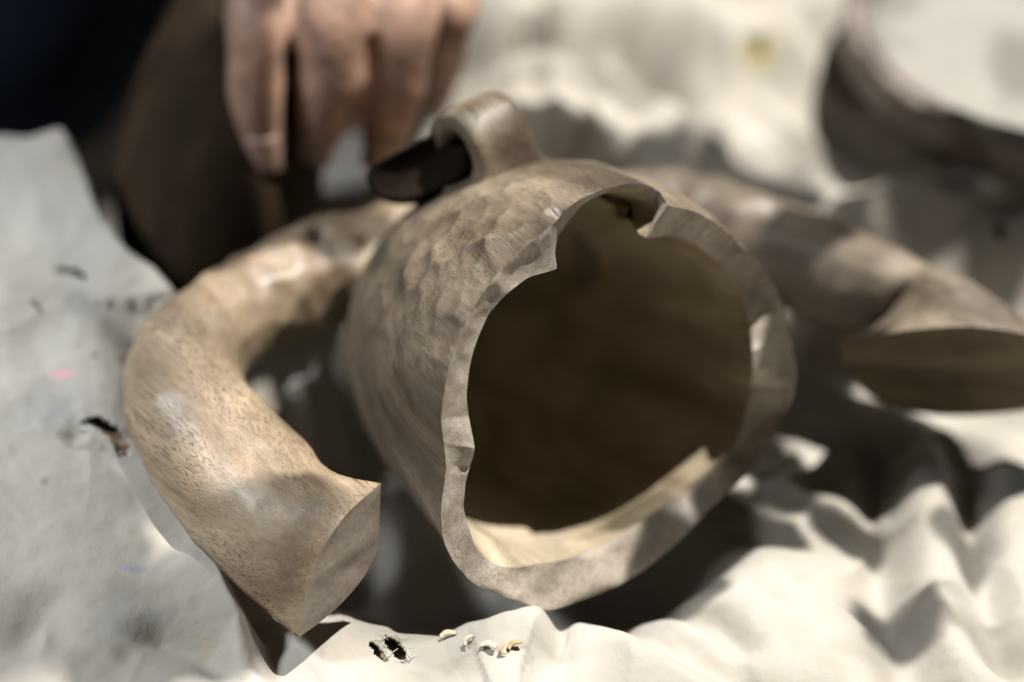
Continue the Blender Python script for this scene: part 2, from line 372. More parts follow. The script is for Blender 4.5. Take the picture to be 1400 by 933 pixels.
    hz += ridge(Q, [(40, 900, .02), (70, 860, .02), (90, 900, .02)], .006, -.003) + ridge(Q, [(230, 905, .014), (290, 925, .012), (330, 950, .012)], .006, -.006) + ridge(Q, [(255, 800, .016), (300, 812, .015), (325, 850, .013)], .006, .003)
    w = sstep(-0.007, 0.002, sd) * (1 - sstep(.11, .24, -Q[:, 1])) * (1 - sstep(.28, .5, -Q[:, 0])); z = z * (1 - w) + hz * w
    # fine crumple and thin pinched creases
    cr = 1 - np.abs(nz(np.c_[Q * [46, 30] + .3 * np.c_[nz(P3, 30, 21), nz(P3, 30, 22)] * [46, 30] * .02, np.zeros(n)], 1.0, 23)) * 3
    z += 0.0022 * np.clip(cr, 0, 1) ** 2 * (.35 + sstep(-.2, .4, nz(P3, 14, 24))) * np.where(ins, .35, 1.0)
    z += 0.0007 * nz(P3, 85, 9) + 0.00022 * nz(P3, 230, 10)
    return np.maximum(z, -0.062)

def tube(pts, rad, sides=6):
    pts = np.asarray(pts, float); n = len(pts); V = []; F = []
    rad = np.broadcast_to(rad, (n,))
    T = np.gradient(pts, axis=0); ref = np.array([0.3, 0.2, 0.9])
    for i in range(n):
        t = nrm(T[i]); s = nrm(np.cross(t, ref)); u = np.cross(s, t)
        for k in range(sides):
            a = 2 * math.pi * k / sides; V.append(pts[i] + rad[i] * (math.cos(a) * s + math.sin(a) * u))
    F = grid_faces(n, sides); F.append(tuple(range(sides))[::-1]); F.append(tuple((n - 1) * sides + k for k in range(sides)))
    return np.array(V), F
def join(parts):
    V = []; F = []; o = 0
    for v, f in parts:
        V.append(v); F += [tuple(i + o for i in q) for q in f]; o += len(v)
    return np.vstack(V), F
# ------------------------------------------------------------------ hollow vessel
RIM = [((607,608),(649,613)),((603,575),(641,570)),((607,538),(638,540)),((614,500),(643,497)),((626,466),(652,466)),((645,425),(668,430)),((668,390),(692,403)),((696,357),(722,380)),((730,328),(748,372)),
       ((750,312),(761,367)),((763,300),(759,347)),((772,288),(762,327)),((784,279),(776,305)),((800,269),(797,280)),((825,259),(823,266)),((860,251),(858,259)),((884,253),(879,264)),((901,262),(893,283)),((909,273),(892,303)),
       ((914,281),(883,326)),((928,284),(915,322)),((945,288),(938,328)),((968,298),(962,342)),((996,319),(985,362)),((1025,345),(1003,386)),((1050,377),(1018,414)),((1067,408),(1026,445)),((1078,450),(1029,480)),
       ((1088,500),(1029,505)),((1088,524),(1028,530)),((1082,550),(1020,565)),((1066,580),(1008,598)),((1045,620),(988,630)),((1018,652),(962,655)),((985,683),(935,675)),((950,718),(895,700)),((915,752),(858,725)),
       ((865,790),(815,750)),((810,815),(775,765)),((751,834),(740,771)),((710,822),(710,776)),((673,811),(683,774)),((645,796),(662,763)),((621,769),(648,743)),((606,738),(636,705)),((603,703),(634,690)),((607,660),(637,659)),((610,641),(643,636))]
NR = len(RIM)
rec_o = np.full(NR, .0005); rec_i = np.full(NR, .0030)
for k, dlt in {9: .001, 10: .003, 11: .005, 12: .006, 13: .007, 14: .0075, 15: .0075, 16: .007, 17: .006, 18: .004, 19: .0015}.items():
    rec_o[k] += dlt * .8; rec_i[k] += dlt
for k in (27, 28): rec_o[k] = .0030; rec_i[k] = .0010
for k in range(29, 35): rec_o[k] = .0005; rec_i[k] = .0075
for k in range(20, 27): rec_i[k] = .0068
rec_i[35] = .0058; rec_i[36] = .0044
for k in (0,): rec_i[k] = -.0006
NSEG = 480
out_px = catmull([r[0] for r in RIM], NSEG, True, .42); in_px = catmull([r[1] for r in RIM], NSEG, True, .30)
chip = RNG.random(NSEG) ** 9 * 3.0; out_px = out_px + (out_px * 0 + np.c_[np.convolve(chip, [.3, .4, .3], 'same'), np.convolve(chip, [.3, .4, .3], 'same')]) * np.sign(np.array([845, 535]) - out_px) * .7
kx = np.arange(NSEG) / NSEG * NR
ro = np.interp(kx, np.arange(NR + 1), np.r_[rec_o, rec_o[0]]); ri = np.interp(kx, np.arange(NR + 1), np.r_[rec_i, rec_i[0]])
cut = RNG.normal(0, .0005, 31); cut[-1] = cut[0]; ri = ri + np.interp(kx, np.linspace(0, NR, 31), cut); ro = ro + np.interp(kx, np.linspace(0, NR, 31), np.roll(cut, 4) * .6)
SPH = PZ(775, 505, 0.045); RC = SPH + RIM_N * 0.0245            # rim centre lies ahead of the belly centre
RC = PP(845, 535, RC, RIM_N)
E1 = nrm(np.cross(np.array([0, 0, 1.0]), RIM_N)); E2 = np.cross(RIM_N, E1)
def rim_pts(px, rec): return np.array([PP(p[0], p[1], RC - RIM_N * r, RIM_N) for p, r in zip(px, rec)])
PO = rim_pts(out_px, ro); PI_ = rim_pts(in_px, ri)
def local(P): d = P - RC; return np.c_[d @ E1, d @ E2, -(d @ RIM_N)]     # u, v, depth behind the rim plane
LO, LI = local(PO), local(PI_)
PROF_T = np.array([-.01, 0, .012, .025, .04, .055, .07, .085, .097, .106, .112, .115]); PROF_R = np.array([.0500, .0525, .0545, .0553, .0548, .0525, .0480, .0410, .0325, .0225, .011, .0])
tt = np.linspace(-.01, .115, 400)
def smooth_prof(t, R=PROF_R): return np.interp(t, tt, np.interp(tt, PROF_T, R))
def loft(L0, t_end, rows_n, shrink, t_bias=1.5, decay=.016):
    ph = np.arctan2(L0[:, 1], L0[:, 0]); r0 = np.hypot(L0[:, 0], L0[:, 1]); t0 = L0[:, 2]
    out = []
    for i in range(rows_n):
        s = (i / (rows_n - 1)) ** t_bias
        t = t0 + (t_end - t0) * s
        base = np.maximum(smooth_prof(t) - shrink, 0.0004) * 1.0
        b0 = smooth_prof(t0) - shrink
        r = base + (r0 - b0) * np.exp(-(t - t0) / decay) * (1 - s)
        if i == rows_n - 1: r = np.full_like(r, 0.0003)
        # sag of the carved form: slightly oval, drooping towards the back
        out.append(RC + np.outer(r * np.cos(ph) + .0060 * sstep(0, .055, t - t0), E1) + np.outer(r * np.sin(ph) - .0028 * sstep(0, .05, t - t0), E2) - np.outer(t, RIM_N))
    return np.array(out)
OUTER = loft(LO, .1150, 190, 0.0, 1.15)
INNER = loft(LI, .1060, 120, .0085, 1.15, .02)
# gouge facets on the outside, strong on the upper shoulder, nearly sanded out on the flank
Vo = OUTER.reshape(-1, 3)
nrmls = nrm_all = None
d = Vo - RC; axd = d + np.outer(-(d @ RIM_N), RIM_N); rad_dir = axd / (np.linalg.norm(axd, axis=1)[:, None] + 1e-9)
back = np.clip(((-(d @ RIM_N)) - .06) / .06, 0, 1)[:, None]; ndir = rad_dir * (1 - back) - RIM_N * back; ndir /= np.linalg.norm(ndir, axis=1)[:, None]
seeds = Vo[RNG.choice(len(Vo), 1300, replace=False)] + RNG.normal(0, .001, (1300, 3))
f1 = np.sqrt(CellField(seeds).f1sq(Vo))
shoulder = PP(655, 330, RC - RIM_N * .02, RIM_N) + np.array([0, 0, .012])
up_amt = np.exp(-(np.linalg.norm(Vo - shoulder, axis=1) / .028) ** 2) * 1.0 + 0.25 * sstep(0.2, 0.7, ndir[:, 2])
rowi = np.repeat(np.arange(OUTER.shape[0]), NSEG); edge_keep = sstep(0, 4, rowi)
amp = (0.05 + 0.80 * up_amt) * edge_keep
Vo = Vo + ndir * ((np.minimum(f1, .009) ** 2 / .009 * .60 - .0007) * amp)[:, None]
Vo += ndir * (nz(Vo, 45, 3) * .0004 * edge_keep)[:, None]
# chipped nick in the outer edge by the left tooth
nick = PP(764, 289, RC - RIM_N * .004, RIM_N)
dn = np.linalg.norm(Vo - nick, axis=1); Vo -= ndir * (.0022 * np.exp(-(dn / .0024) ** 2) * edge_keep)[:, None]
OUTER = Vo.reshape(OUTER.shape)
base_pt = np.array([SPH[0], SPH[1], SPH[2] - .057])
vessel = empty('hollow_wooden_vessel', base_pt, 'hollow bulb-shaped carved wooden vessel with jagged open mouth and arched lug', 'vessel')
shell = mesh_obj('shell', OUTER.reshape(-1, 3), grid_faces(OUTER.shape[0], NSEG), M_SHELL, vessel); fix_normals(shell)
# inner wall: gouge ripples
Vi = INNER.reshape(-1, 3); di = Vi - RC; axi = di - np.outer(di @ RIM_N, RIM_N); axi /= (np.linalg.norm(axi, axis=1)[:, None] + 1e-9)
ei = sstep(0, 6, np.repeat(np.arange(INNER.shape[0]), NSEG))
Vi = Vi + axi * ((nz(Vi, 45, 6) * .0012 + nz(Vi * [1, 1, 1], 16, 7) * .0022) * ei)[:, None]
inner = mesh_obj('inner_wall', Vi, grid_faces(INNER.shape[0], NSEG, flip=True), M_INNER, vessel)
# cut rim between the two contours: knife facets
RW = 12; rimv = []
rs = (PO + (PI_ - PO) * RNG.random((NSEG, 1)))[RNG.choice(NSEG, 70, replace=False)]; rcell = CellField(rs)
for i in range(RW):
    s = i / (RW - 1); p = PO * (1 - s) + PI_ * s
    if 0 < i < RW - 1: p = p + np.outer(nz(p, 260, 12) * .00025 + (np.minimum(rcell.f1sq(p), .0001) / .01 * .22 - .0006) * math.sin(math.pi * s) ** .5, RIM_N)
    rimv.append(p)
rimv[0] = OUTER[0]; rimv[-1] = Vi[:NSEG]
rim = mesh_obj('rim', np.vstack(rimv), grid_faces(RW, NSEG, flip=True), M_RIM, vessel); fix_normals(rim)
# make the rim face outwards
if np.dot(np.array(rim.data.polygons[0].normal), RIM_N) < 0: rim.data.flip_normals()

# arched lug and socket collar on the shoulder
tree = BVHTree.FromPolygons([Vector(p) for p in OUTER.reshape(-1, 3)], [tuple(f) for f in grid_faces(OUTER.shape[0], NSEG)])
def hit(px, py):
    d = Vector(ray(px, py)).normalized(); loc, nn, idx, dist = tree.ray_cast(Vector(CAM), d)
    return (np.array(loc), np.array(nn)) if loc is not None else (None, None)
LB, LBn = hit(690, 230)
LUG_C = LB + np.array([-.006, .006, -.002])
dL = nrm([0.62, -0.78, -0.05])           # along the arch, far-left foot to near-right foot
aL = nrm(np.cross(dL, [0, 0, 1.0]))      # hole axis
if aL[1] > 0: aL = -aL
uL = np.cross(aL, dL); uL = uL if uL[2] > 0 else -uL
nA, nB = 40, 24
V = []
for i in range(nA):
    t = i / (nA - 1); ang = math.pi * (1.12 - 1.24 * t)
    foot = max(0, (t - .5) * 2 - .52) / .48
    ctr = LUG_C + dL * (.0105 * math.cos(ang)) + uL * (.0155 * math.sin(ang))
    nrmv = nrm(dL * math.cos(ang) * 1.0 + uL * math.sin(ang))
    wid = .0094 + .0085 * foot ** 1.6; th = .0034 + .0070 * foot ** 1.6
    for k in range(nB):
        a = 2 * math.pi * k / nB; c, s = math.cos(a), math.sin(a)
        x = wid * np.sign(c) * abs(c) ** .45; y = th * np.sign(s) * abs(s) ** .55
        p = ctr + aL * x + nrmv * y
        V.append(p)
V = np.array(V); V += np.outer(nz(V, 160, 2) * .0006, [0, 0, 1])
lug = mesh_obj('lug', V, grid_faces(nA, nB) + [tuple(range(nB)), tuple((nA - 1) * nB + k for k in range(nB))], M_SHELL, vessel); fix_normals(lug)
# dark slab standing in for the shaded inside of the socket beside the lug
h0 = LUG_C + aL * .0125
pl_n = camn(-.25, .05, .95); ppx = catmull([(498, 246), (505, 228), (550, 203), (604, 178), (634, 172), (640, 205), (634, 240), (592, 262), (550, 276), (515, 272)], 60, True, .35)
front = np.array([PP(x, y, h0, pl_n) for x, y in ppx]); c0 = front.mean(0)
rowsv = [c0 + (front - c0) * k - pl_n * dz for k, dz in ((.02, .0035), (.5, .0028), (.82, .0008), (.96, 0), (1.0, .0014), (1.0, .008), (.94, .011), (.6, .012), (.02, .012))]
socket_shade = mesh_obj('socket_shade', np.vstack(rowsv), grid_faces(9, 60), M_DARK, vessel); fix_normals(socket_shade)

# curl-shaped knot on the inner wall, seen through the notch
itree = BVHTree.FromPolygons([Vector(p) for p in Vi], [tuple(f) for f in grid_faces(INNER.shape[0], NSEG)])
kn = []
for px, py in [(843, 279), (850, 275), (859, 279), (862, 288), (857, 296), (848, 294), (843, 287)]:
    loc, nn, _, _ = itree.ray_cast(Vector(CAM), Vector(ray(px, py)).normalized())
    if loc is not None: kn.append(np.array(loc))
if len(kn) >= 4:
    v, f = tube(catmull(kn, 24), np.interp(np.linspace(0, 1, 24), [0, .7, 1], [.0003, .0006, .0011]), 6); mesh_obj('knot', v, f, M_DARK, vessel)

# ------------------------------------------------------------------ curved limbs
def make_limb(name, label, A, B, z, vis, hid, plane_n, fat=0.92, nst=150, M=72, seed=0, holes=(), mat=M_ARM, end_mat=None):
    A = catmull(A, nst); B = catmull(B, nst); zc = catmull(np.array(z, float)[:, None], nst)[:, 0]
    C = np.array([PZ(*((a + b) / 2), zz) for a, b, zz in zip(A, B, zc)])
    T = np.gradient(C, axis=0); rings = []
    phi = np.linspace(0, 2 * math.pi, M, endpoint=False)
    for i in range(nst):
        dep = depth_of(C[i]); Sx = (PD(*A[i], dep) - PD(*B[i], dep)) / 2
        t = nrm(T[i]); Sp = Sx - t * np.dot(Sx, t) * 0.6
        N = nrm(np.cross(t, nrm(Sx))); N = N if np.dot(N, -FWD) > 0 else -N
        w = np.linalg.norm(Sx)
        th = min(w, .0158) * (1 - sstep(.55, 1, i / (nst - 1))) + .0105 * sstep(.55, 1, i / (nst - 1))
        rings.append(C[i] + np.outer(np.cos(phi), Sx) + np.outer(np.sin(phi) * th * fat, N))
    R = np.array(rings)
    # traced cut end on its plane
    half = M // 2
    def resamp(p, n):
        p = catmull(p, 200); L_ = np.r_[0, np.cumsum(np.hypot(*np.diff(p, axis=0).T))]; s = np.linspace(0, L_[-1], n + 1)[:-1]
        return np.c_[np.interp(s, L_, p[:, 0]), np.interp(s, L_, p[:, 1])]
    epx = np.vstack([resamp(vis, half), resamp(hid, M - half)])
    end = np.array([PP(x, y, C[-1], plane_n) for x, y in epx])
    u = np.linspace(0, 1, nst); wgt = sstep(0.42, 1.0, u)
    R = R + wgt[:, None, None] * (end - R[-1])[None]
    V = R.reshape(-1, 3)
    cen = np.repeat(R.mean(1), M, axis=0); nd = V - cen; nd /= np.linalg.norm(nd, axis=1)[:, None]
    seeds = V[np.random.default_rng(seed).choice(len(V), 420, replace=False)]
    f1 = np.sqrt(CellField(seeds).f1sq(V)); keep = np.repeat(1 - sstep(.93, 1.0, u), M)
    fade = np.repeat(1 - 0.72 * sstep(.25, .55, u), M)
    V = V + nd * ((np.minimum(f1, .007) ** 2 / .007 * .30 - .0004) * keep * fade)[:, None] + nd * (nz(V, 45, seed) * .0009 * keep)[:, None]
    for hx, hy, hr, hd in holes:
        dd = np.array([ (CAM + ray(hx, hy) * depth_of(p)) for p in V ]) - V
        vis_side = (nd @ -FWD) > 0
        q = np.linalg.norm(dd, axis=1); V = V - nd * (hd * (1 - sstep(hr * .55, hr, q)) * vis_side)[:, None]
    R = V.reshape(R.shape); R[-1] = end
    z0 = V[:, 2].min(); ctr = V.mean(0); root = empty(name, (ctr[0], ctr[1], z0), label, 'carved limb', 'carved curved limbs')
    body = mesh_obj('limb', R.reshape(-1, 3), grid_faces(nst, M) + [tuple(range(M))], mat, root); fix_normals(body)
    # end cap in concentric rings
    caps = []; c0 = end.mean(0)
    for k in range(7):
        s = k / 7; p = end * (1 - s) + c0 * s; p = p + np.outer(nz(p, 140, seed + 3) * .0006 * (s > 0), plane_n); caps.append(p)
    cv = np.vstack(caps + [c0[None]]); cf = grid_faces(7, M) + [(6 * M + k, 6 * M + (k + 1) % M, 7 * M) for k in range(M)]
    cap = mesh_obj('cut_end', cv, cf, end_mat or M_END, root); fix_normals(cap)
    return root, R

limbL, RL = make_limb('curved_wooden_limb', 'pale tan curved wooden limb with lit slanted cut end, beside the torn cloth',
    A=[(600,240),(560,262),(500,287),(420,310),(330,347),(250,403),(192,462),(168,525),(178,590),(215,662),(265,735),(320,795),(370,842),(408,872)],
    B=[(600,420),(560,425),(500,437),(440,452),(388,474),(352,496),(334,520),(346,547),(385,573),(421,604),(444,634),(468,650),(496,658),(521,661)],
    z=[.028,.030,.032,.034,.036,.038,.040,.040,.040,.039,.038,.037,.036,.035],
    vis=[(408,872),(412,838),(425,790),(445,745),(475,702),(521,661)],
    hid=[(521,661),(519,705),(516,748),(500,785),(470,822),(436,852),(408,872)],
    plane_n=camn(0.70, -0.37, 0.61), seed=3, holes=((436, 322, .0022, .005), (499, 327, .0022, .005)))
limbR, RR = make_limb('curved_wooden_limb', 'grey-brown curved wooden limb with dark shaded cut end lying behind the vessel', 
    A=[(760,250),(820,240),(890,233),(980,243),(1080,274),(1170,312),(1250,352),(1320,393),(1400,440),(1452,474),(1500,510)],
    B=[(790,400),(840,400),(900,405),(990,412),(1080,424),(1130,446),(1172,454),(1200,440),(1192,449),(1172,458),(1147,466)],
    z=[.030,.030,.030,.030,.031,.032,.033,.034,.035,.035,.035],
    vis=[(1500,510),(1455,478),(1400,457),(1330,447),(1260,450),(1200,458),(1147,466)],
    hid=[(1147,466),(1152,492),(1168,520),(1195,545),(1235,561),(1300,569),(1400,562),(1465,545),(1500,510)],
    plane_n=camn(-0.08, -0.80, 0.60), seed=8, end_mat=M_END_SHADED, mat=M_ARM_GREY)

# ------------------------------------------------------------------ dark walnut pot held by the hand
def lathe(prof, o, ax, nseg=96, seed=0, amp=.0008):
    ax = nrm(ax); e1 = nrm(np.cross(ax, [0.3, 1, 0.1])); e2 = np.cross(ax, e1); V = []
    P = catmull(prof, 70)
    for r, h_ in P:
        for k in range(nseg):
            a = 2 * math.pi * k / nseg; V.append(o + ax * h_ + max(r, .0002) * (math.cos(a) * e1 + math.sin(a) * e2))
    V = np.array(V); d = V - o; d = d - np.outer(d @ ax, ax); d /= np.linalg.norm(d, axis=1)[:, None] + 1e-9
    V = V + d * (nz(V, 45, seed) * amp)[:, None]
    return V, grid_faces(70, nseg)
POT_B = PZ(290, 340, .016); pot_ax = nrm([.10, .60, .80])
v, f = lathe([(.0, -.020), (.014, -.0190), (.024, -.012), (.0285, .000), (.0315, .016), (.0305, .034), (.0262, .052), (.0200, .070), (.0150, .086), (.0140, .096), (.0122, .097), (.0115, .092), (.016, .07), (.023, .04), (.02, .0), (0, -.010)], POT_B, pot_ax, seed=5)
POT_V, POT_F = v, f
pot = mesh_obj('walnut_pot', v, f, M_WALNUT, loc=(POT_B[0], POT_B[1], 0)); fix_normals(pot)
tag(pot, 'dark brown turned wooden pot gripped by the hand', 'pot')

# ------------------------------------------------------------------ round tray with rolled rim
m_trim = plain_mat('weathered_rim', (0.20, 0.170, 0.150), 0.45, 0.5, 90, bump=0.3, spec=0.5)
m_disc = plain_mat('tray_disc', (0.27, 0.255, 0.225), 0.7, 0.08, 30)
TC = PZ(1432, 45, .044); tax = nrm([0.03, -0.05, 1])
tray = empty('round_tray', (TC[0], TC[1], TC[2] - .018), 'round pale tray with dark weathered double rim on the cloth', 'tray')
def ring(prof, o, ax, nseg=160, closed=True):
    ax = nrm(ax); e1 = nrm(np.cross(ax, [0, 1, 0.1])); e2 = np.cross(ax, e1); V = []
    for r, h_ in prof:
        for k in range(nseg):
            a = 2 * math.pi * k / nseg; V.append(o + ax * h_ + r * (math.cos(a) * e1 + math.sin(a) * e2))
    m_ = len(prof); F = []
    for i in range(m_ if closed else m_ - 1):
        for k in range(nseg): F.append((i * nseg + k, i * nseg + (k + 1) % nseg, ((i + 1) % m_) * nseg + (k + 1) % nseg, ((i + 1) % m_) * nseg + k))
    return np.array(V), F
Rt = .0655
prof = catmull([(Rt - .008, -.018), (Rt - .004, -.013), (Rt - .001, -.010), (Rt, -.008), (Rt - .0005, -.004), (Rt, .001), (Rt - .0018, .0035), (Rt - .0042, .0022), (Rt - .005, .0018), (Rt - .0062, .0032), (Rt - .0085, .0030), (Rt - .0095, .0005), (Rt - .0095, -.006), (Rt - .014, -.012), (Rt - .014, -.018)], 48, True)
v, f = ring(prof, TC, tax); v += np.outer(nz(v, 60, 4) * .0007, tax); o = mesh_obj('rim', v, f, m_trim, tray); fix_normals(o)
prof = [(.0003, -.0030), (.03, -.0029), (.045, -.0026), (.052, -.002), (Rt - .0092, -.0012), (Rt - .0090, -.0030), (.0003, -.006)]
v, f = ring(prof, TC, tax, closed=False); o = mesh_obj('tray_floor', v, f, m_disc, tray); fix_normals(o)

# ------------------------------------------------------------------ canvas cloth the pieces lie on
def grid_axis(lo, hi, a, b, fine, coarse):
    x = list(np.arange(a, b, fine)); v = x[0]; s = fine
    left = []
    while v > lo: s = min(s * 1.12, coarse); v -= s; left.append(v)
    v = x[-1]; s = fine
    while v < hi: s = min(s * 1.12, coarse); v += s; x.append(v)
    return np.array(left[::-1] + x)
gx = grid_axis(-0.62, 0.62, -0.160, 0.165, 0.00064, 0.012)
gy = grid_axis(-0.45, 0.75, -0.112, 0.14, 0.00064, 0.012)
GX, GY = np.meshgrid(gx, gy); CP = np.c_[GX.ravel(), GY.ravel()]
CZ = cloth_height(CP)
# the cloth is pressed down under whatever lies on it
def press(V, F, clear=.0006):
    global CZ
    t = BVHTree.FromPolygons([Vector(p) for p in V], [tuple(q) for q in F]); lo, hi = V.min(0), V.max(0)
    for i in np.nonzero((CP[:, 0] > lo[0]) & (CP[:, 0] < hi[0]) & (CP[:, 1] > lo[1]) & (CP[:, 1] < hi[1]))[0]:
        h_ = t.ray_cast(Vector((CP[i, 0], CP[i, 1], -.5)), Vector((0, 0, 1)))[0]
        if h_ is not None and CZ[i] > h_.z - clear: CZ[i] = max(h_.z - clear, -.062)
press(OUTER.reshape(-1, 3), grid_faces(OUTER.shape[0], NSEG))
for R_ in (RL, RR): press(R_.reshape(-1, 3), grid_faces(R_.shape[0], R_.shape[1]))
press(POT_V, POT_F)
CV = np.c_[CP, CZ]
# tears: crescent shaped openings
HOLES = []   # centre px, z guess, size (m), angle, kind
def cloth_pt(px, py):
    z = 0.0
    for _ in range(12):
        p = PZ(px, py, z); i = np.argmin((CP[:, 0] - p[0]) ** 2 + (CP[:, 1] - p[1]) ** 2); z = CZ[i]
    return PZ(px, py, z)
def crescent(P, c, ang, a, b, shift, ir):
    ca, sa = math.cos(ang), math.sin(ang); d = P - c[:2]
    u = (d[:, 0] * ca + d[:, 1] * sa) / a; v = (-d[:, 0] * sa + d[:, 1] * ca) / b
    j = 0.10 * np.sin(u * 9 + c[0] * 900) + 0.07 * np.sin(u * 23)
    return (u * u + v * v < 1 + j) & (u * u / ir[0] ** 2 + (v + shift) ** 2 / ir[1] ** 2 > 1)
tear = np.zeros(len(CP), bool)
T1 = cloth_pt(143, 598); T2 = cloth_pt(541, 886); T3 = cloth_pt(100, 378); T4 = cloth_pt(48, 421); T5 = cloth_pt(1366, 325); T6 = cloth_pt(1037, 111)
tear |= crescent(CP, T1, -0.75, .0078, .0062, 0.90, (1.15, 1.0))
tear |= crescent(CP, T2, -1.08, .0062, .0021, 3, (1.3, 1.0))
tear |= crescent(CP, T2 + np.array([-.0044, -.0008, 0]), -1.0, .0046, .0015, 3, (1.3, 1.0))
tear |= crescent(CP, T3, -0.4, .0046, .0028, 0.95, (1.2, 1.0))
tear |= crescent(CP, T4, -0.9, .0032, .0020, 0.95, (1.2, 1.0))
tear |= crescent(CP, T5, 0.4, .0028, .0024, 2.5, (1.2, 1.0))
tear |= crescent(CP, T6, 0.1, .0040, .0040, 2.5, (1.2, 1.0))
rows, cols = GX.shape
CF = [f for f in grid_faces(rows, cols, wrap=False) if not (tear[f[0]] and tear[f[1]] and tear[f[2]])]
def st(px, py, rx, ry, c, s): p = cloth_pt(px, py); return ((p[0], p[1], 0), (rx, ry), c, s)
STAINS = [st(86, 511, .0045, .0018, (0.75, 0.33, 0.38), 0.8), st(97, 590, .0035, .006, (0.12, 0.10, 0.08), 0.9), st(118, 612, .006, .002, (0.16, 0.13, 0.10), 0.8), st(168, 590, .003, .003, (0.2, 0.15, 0.10), 0.9),
          st(118, 405, .005, .004, (0.2, 0.19, 0.17), 0.7), st(80, 370, .003, .003, (0.1, 0.1, 0.07), 0.8), st(185, 778, .004, .002, (0.25, 0.25, 0.32), 0.7), st(110, 800, .006, .0016, (0.42, 0.34, 0.27), 0.6),
          st(162, 893, .003, .004, (0.2, 0.18, 0.15), 0.7), st(278, 893, .003, .004, (0.45, 0.38, 0.2), 0.5), st(180, 735, .003, .002, (0.4, 0.38, 0.3), 0.6), st(60, 658, .002, .002, (0.2, 0.17, 0.14), 0.8),
          st(130, 485, .0015, .0015, (0.15, 0.12, 0.1), 0.9), st(165, 490, .001, .002, (0.15, 0.12, 0.1), 0.9), st(85, 570, .005, .001, (0.35, 0.37, 0.5), 0.6), st(1037, 111, .007, .006, (0.35, 0.30, 0.10), 0.9)]
M_CANVAS = cloth_mat()
cloth = mesh_obj('canvas_cloth', CV, CF, M_CANVAS)
sol = cloth.modifiers.new('thickness', 'SOLIDIFY'); sol.thickness = 0.0007; sol.offset = -1
tag(cloth, 'crumpled off-white canvas cloth with small tears covering the workbench', 'cloth')

# brown felt under the canvas, seen through the tears
UX, UY, UZ = GX[::3, ::3], GY[::3, ::3], CZ.reshape(GX.shape)
lowz = np.full(UX.shape, 9.0)
for dy in range(-3, 4):
    for dx in range(-3, 4):
        r_ = np.clip(np.arange(0, GX.shape[0], 3) + dy, 0, GX.shape[0] - 1); c_ = np.clip(np.arange(0, GX.shape[1], 3) + dx, 0, GX.shape[1] - 1); lowz = np.minimum(lowz, UZ[np.ix_(r_, c_)])
felt = mesh_obj('felt_underlay', np.c_[UX.ravel(), UY.ravel(), np.maximum(lowz.ravel() - .0035, -.0655)], grid_faces(*UX.shape, wrap=False), plain_mat('brown_felt', (0.26, 0.18, 0.10), 0.95, 0.25, 400, bump=0.4, spec=0.1))
tag(felt, 'brown felt underlay showing through the tears in the canvas', 'underlay')
# frayed threads round the two sharp tears
m_thread = plain_mat('loose_thread', (0.66, 0.63, 0.56), 0.9, 0.1)
fr = []
for c, ang, a, b, cnt in ((T1, -0.75, .0072, .0045, 22), (T2, -1.08, .0062, .0024, 26)):
    ca, sa = math.cos(ang), math.sin(ang)
    for k in range(cnt):
        th = random.uniform(0, 2 * math.pi); r = random.uniform(0.92, 1.1)
        u, v = a * r * math.cos(th), b * r * math.sin(th) + random.uniform(-.0006, .0006)
        p = np.array([c[0] + u * ca - v * sa, c[1] + u * sa + v * ca])
        i = np.argmin((CP[:, 0] - p[0]) ** 2 + (CP[:, 1] - p[1]) ** 2); p0 = np.array([p[0], p[1], CZ[i] + .0002])
        dr = nrm([-(u * ca - v * sa), -(u * sa + v * ca), 0]) if random.random() < .6 else nrm([random.uniform(-1, 1), random.uniform(-1, 1), 0])
        L_ = random.uniform(.0008, .0026); bend = np.array([random.uniform(-1, 1), random.uniform(-1, 1), random.uniform(0, 1)]) * L_ * .35
        fr.append(tube([p0 - dr * L_ * .3, p0 + dr * L_ * .3 + bend * .6 + [0, 0, .0003], p0 + dr * L_ + bend], random.uniform(.00005, .0001), 4))
v, f = join(fr); ft = mesh_obj('frayed_threads', v, f, m_thread, cloth); ft['kind'] = 'stuff'

# ------------------------------------------------------------------ wood shavings on the front cloth
m_shav = plain_mat('shaving', (0.50, 0.33, 0.17), 0.6, 0.25, 300)
m_shav2 = plain_mat('pale_shaving', (0.62, 0.52, 0.38), 0.6, 0.2, 300)
shav = [(612, 872, .004, 0.3, m_shav2, 'small pale curled shaving on the sunlit cloth fold'), (640, 880, .003, 1.2, m_shav2, 'short pale chip beside the curled shaving'), (668, 887, .0042, -0.2, m_shav2, 'thin pale shaving lying between two chips'),
        (703, 886, .0036, 0.6, m_shav, 'orange-brown wood chip on the cloth fold below the vessel'), (688, 892, .0026, 2.0, m_shav, 'tiny orange splinter next to the orange-brown chip')]
for px, py, ln, an, mt, lb in shav:
    p = cloth_pt(px, py) + [0, 0, .0006]; V = []; dr = np.array([math.cos(an), math.sin(an), 0]); sd = np.array([-math.sin(an), math.cos(an), 0])
    for i in range(14):
        t = i / 13; a = t * 3.6
        for k in (-1, 1):
            q = p + dr * (ln * (t - .5)) + np.array([0, 0, .0008 * (1 - math.cos(a)) * .7]) + sd * (k * ln * .22 * (1 - .5 * abs(t - .5))) + sd * .0006 * math.sin(a * 1.3)
            V.append(q); V.append(q + [0, 0, .00035])
    F = []
    for i in range(13):
        a = i * 4; b = a + 4; F += [(a, a + 2, b + 2, b), (a + 1, b + 1, b + 3, a + 3), (a, b, b + 1, a + 1), (a + 2, a + 3, b + 3, b + 2)]
    F += [(0, 1, 3, 2), (52, 54, 55, 53)]
    o = mesh_obj('wood_shaving', V, F, mt, loc=p); fix_normals(o); tag(o, lb, 'wood shaving', 'shavings on the cloth')

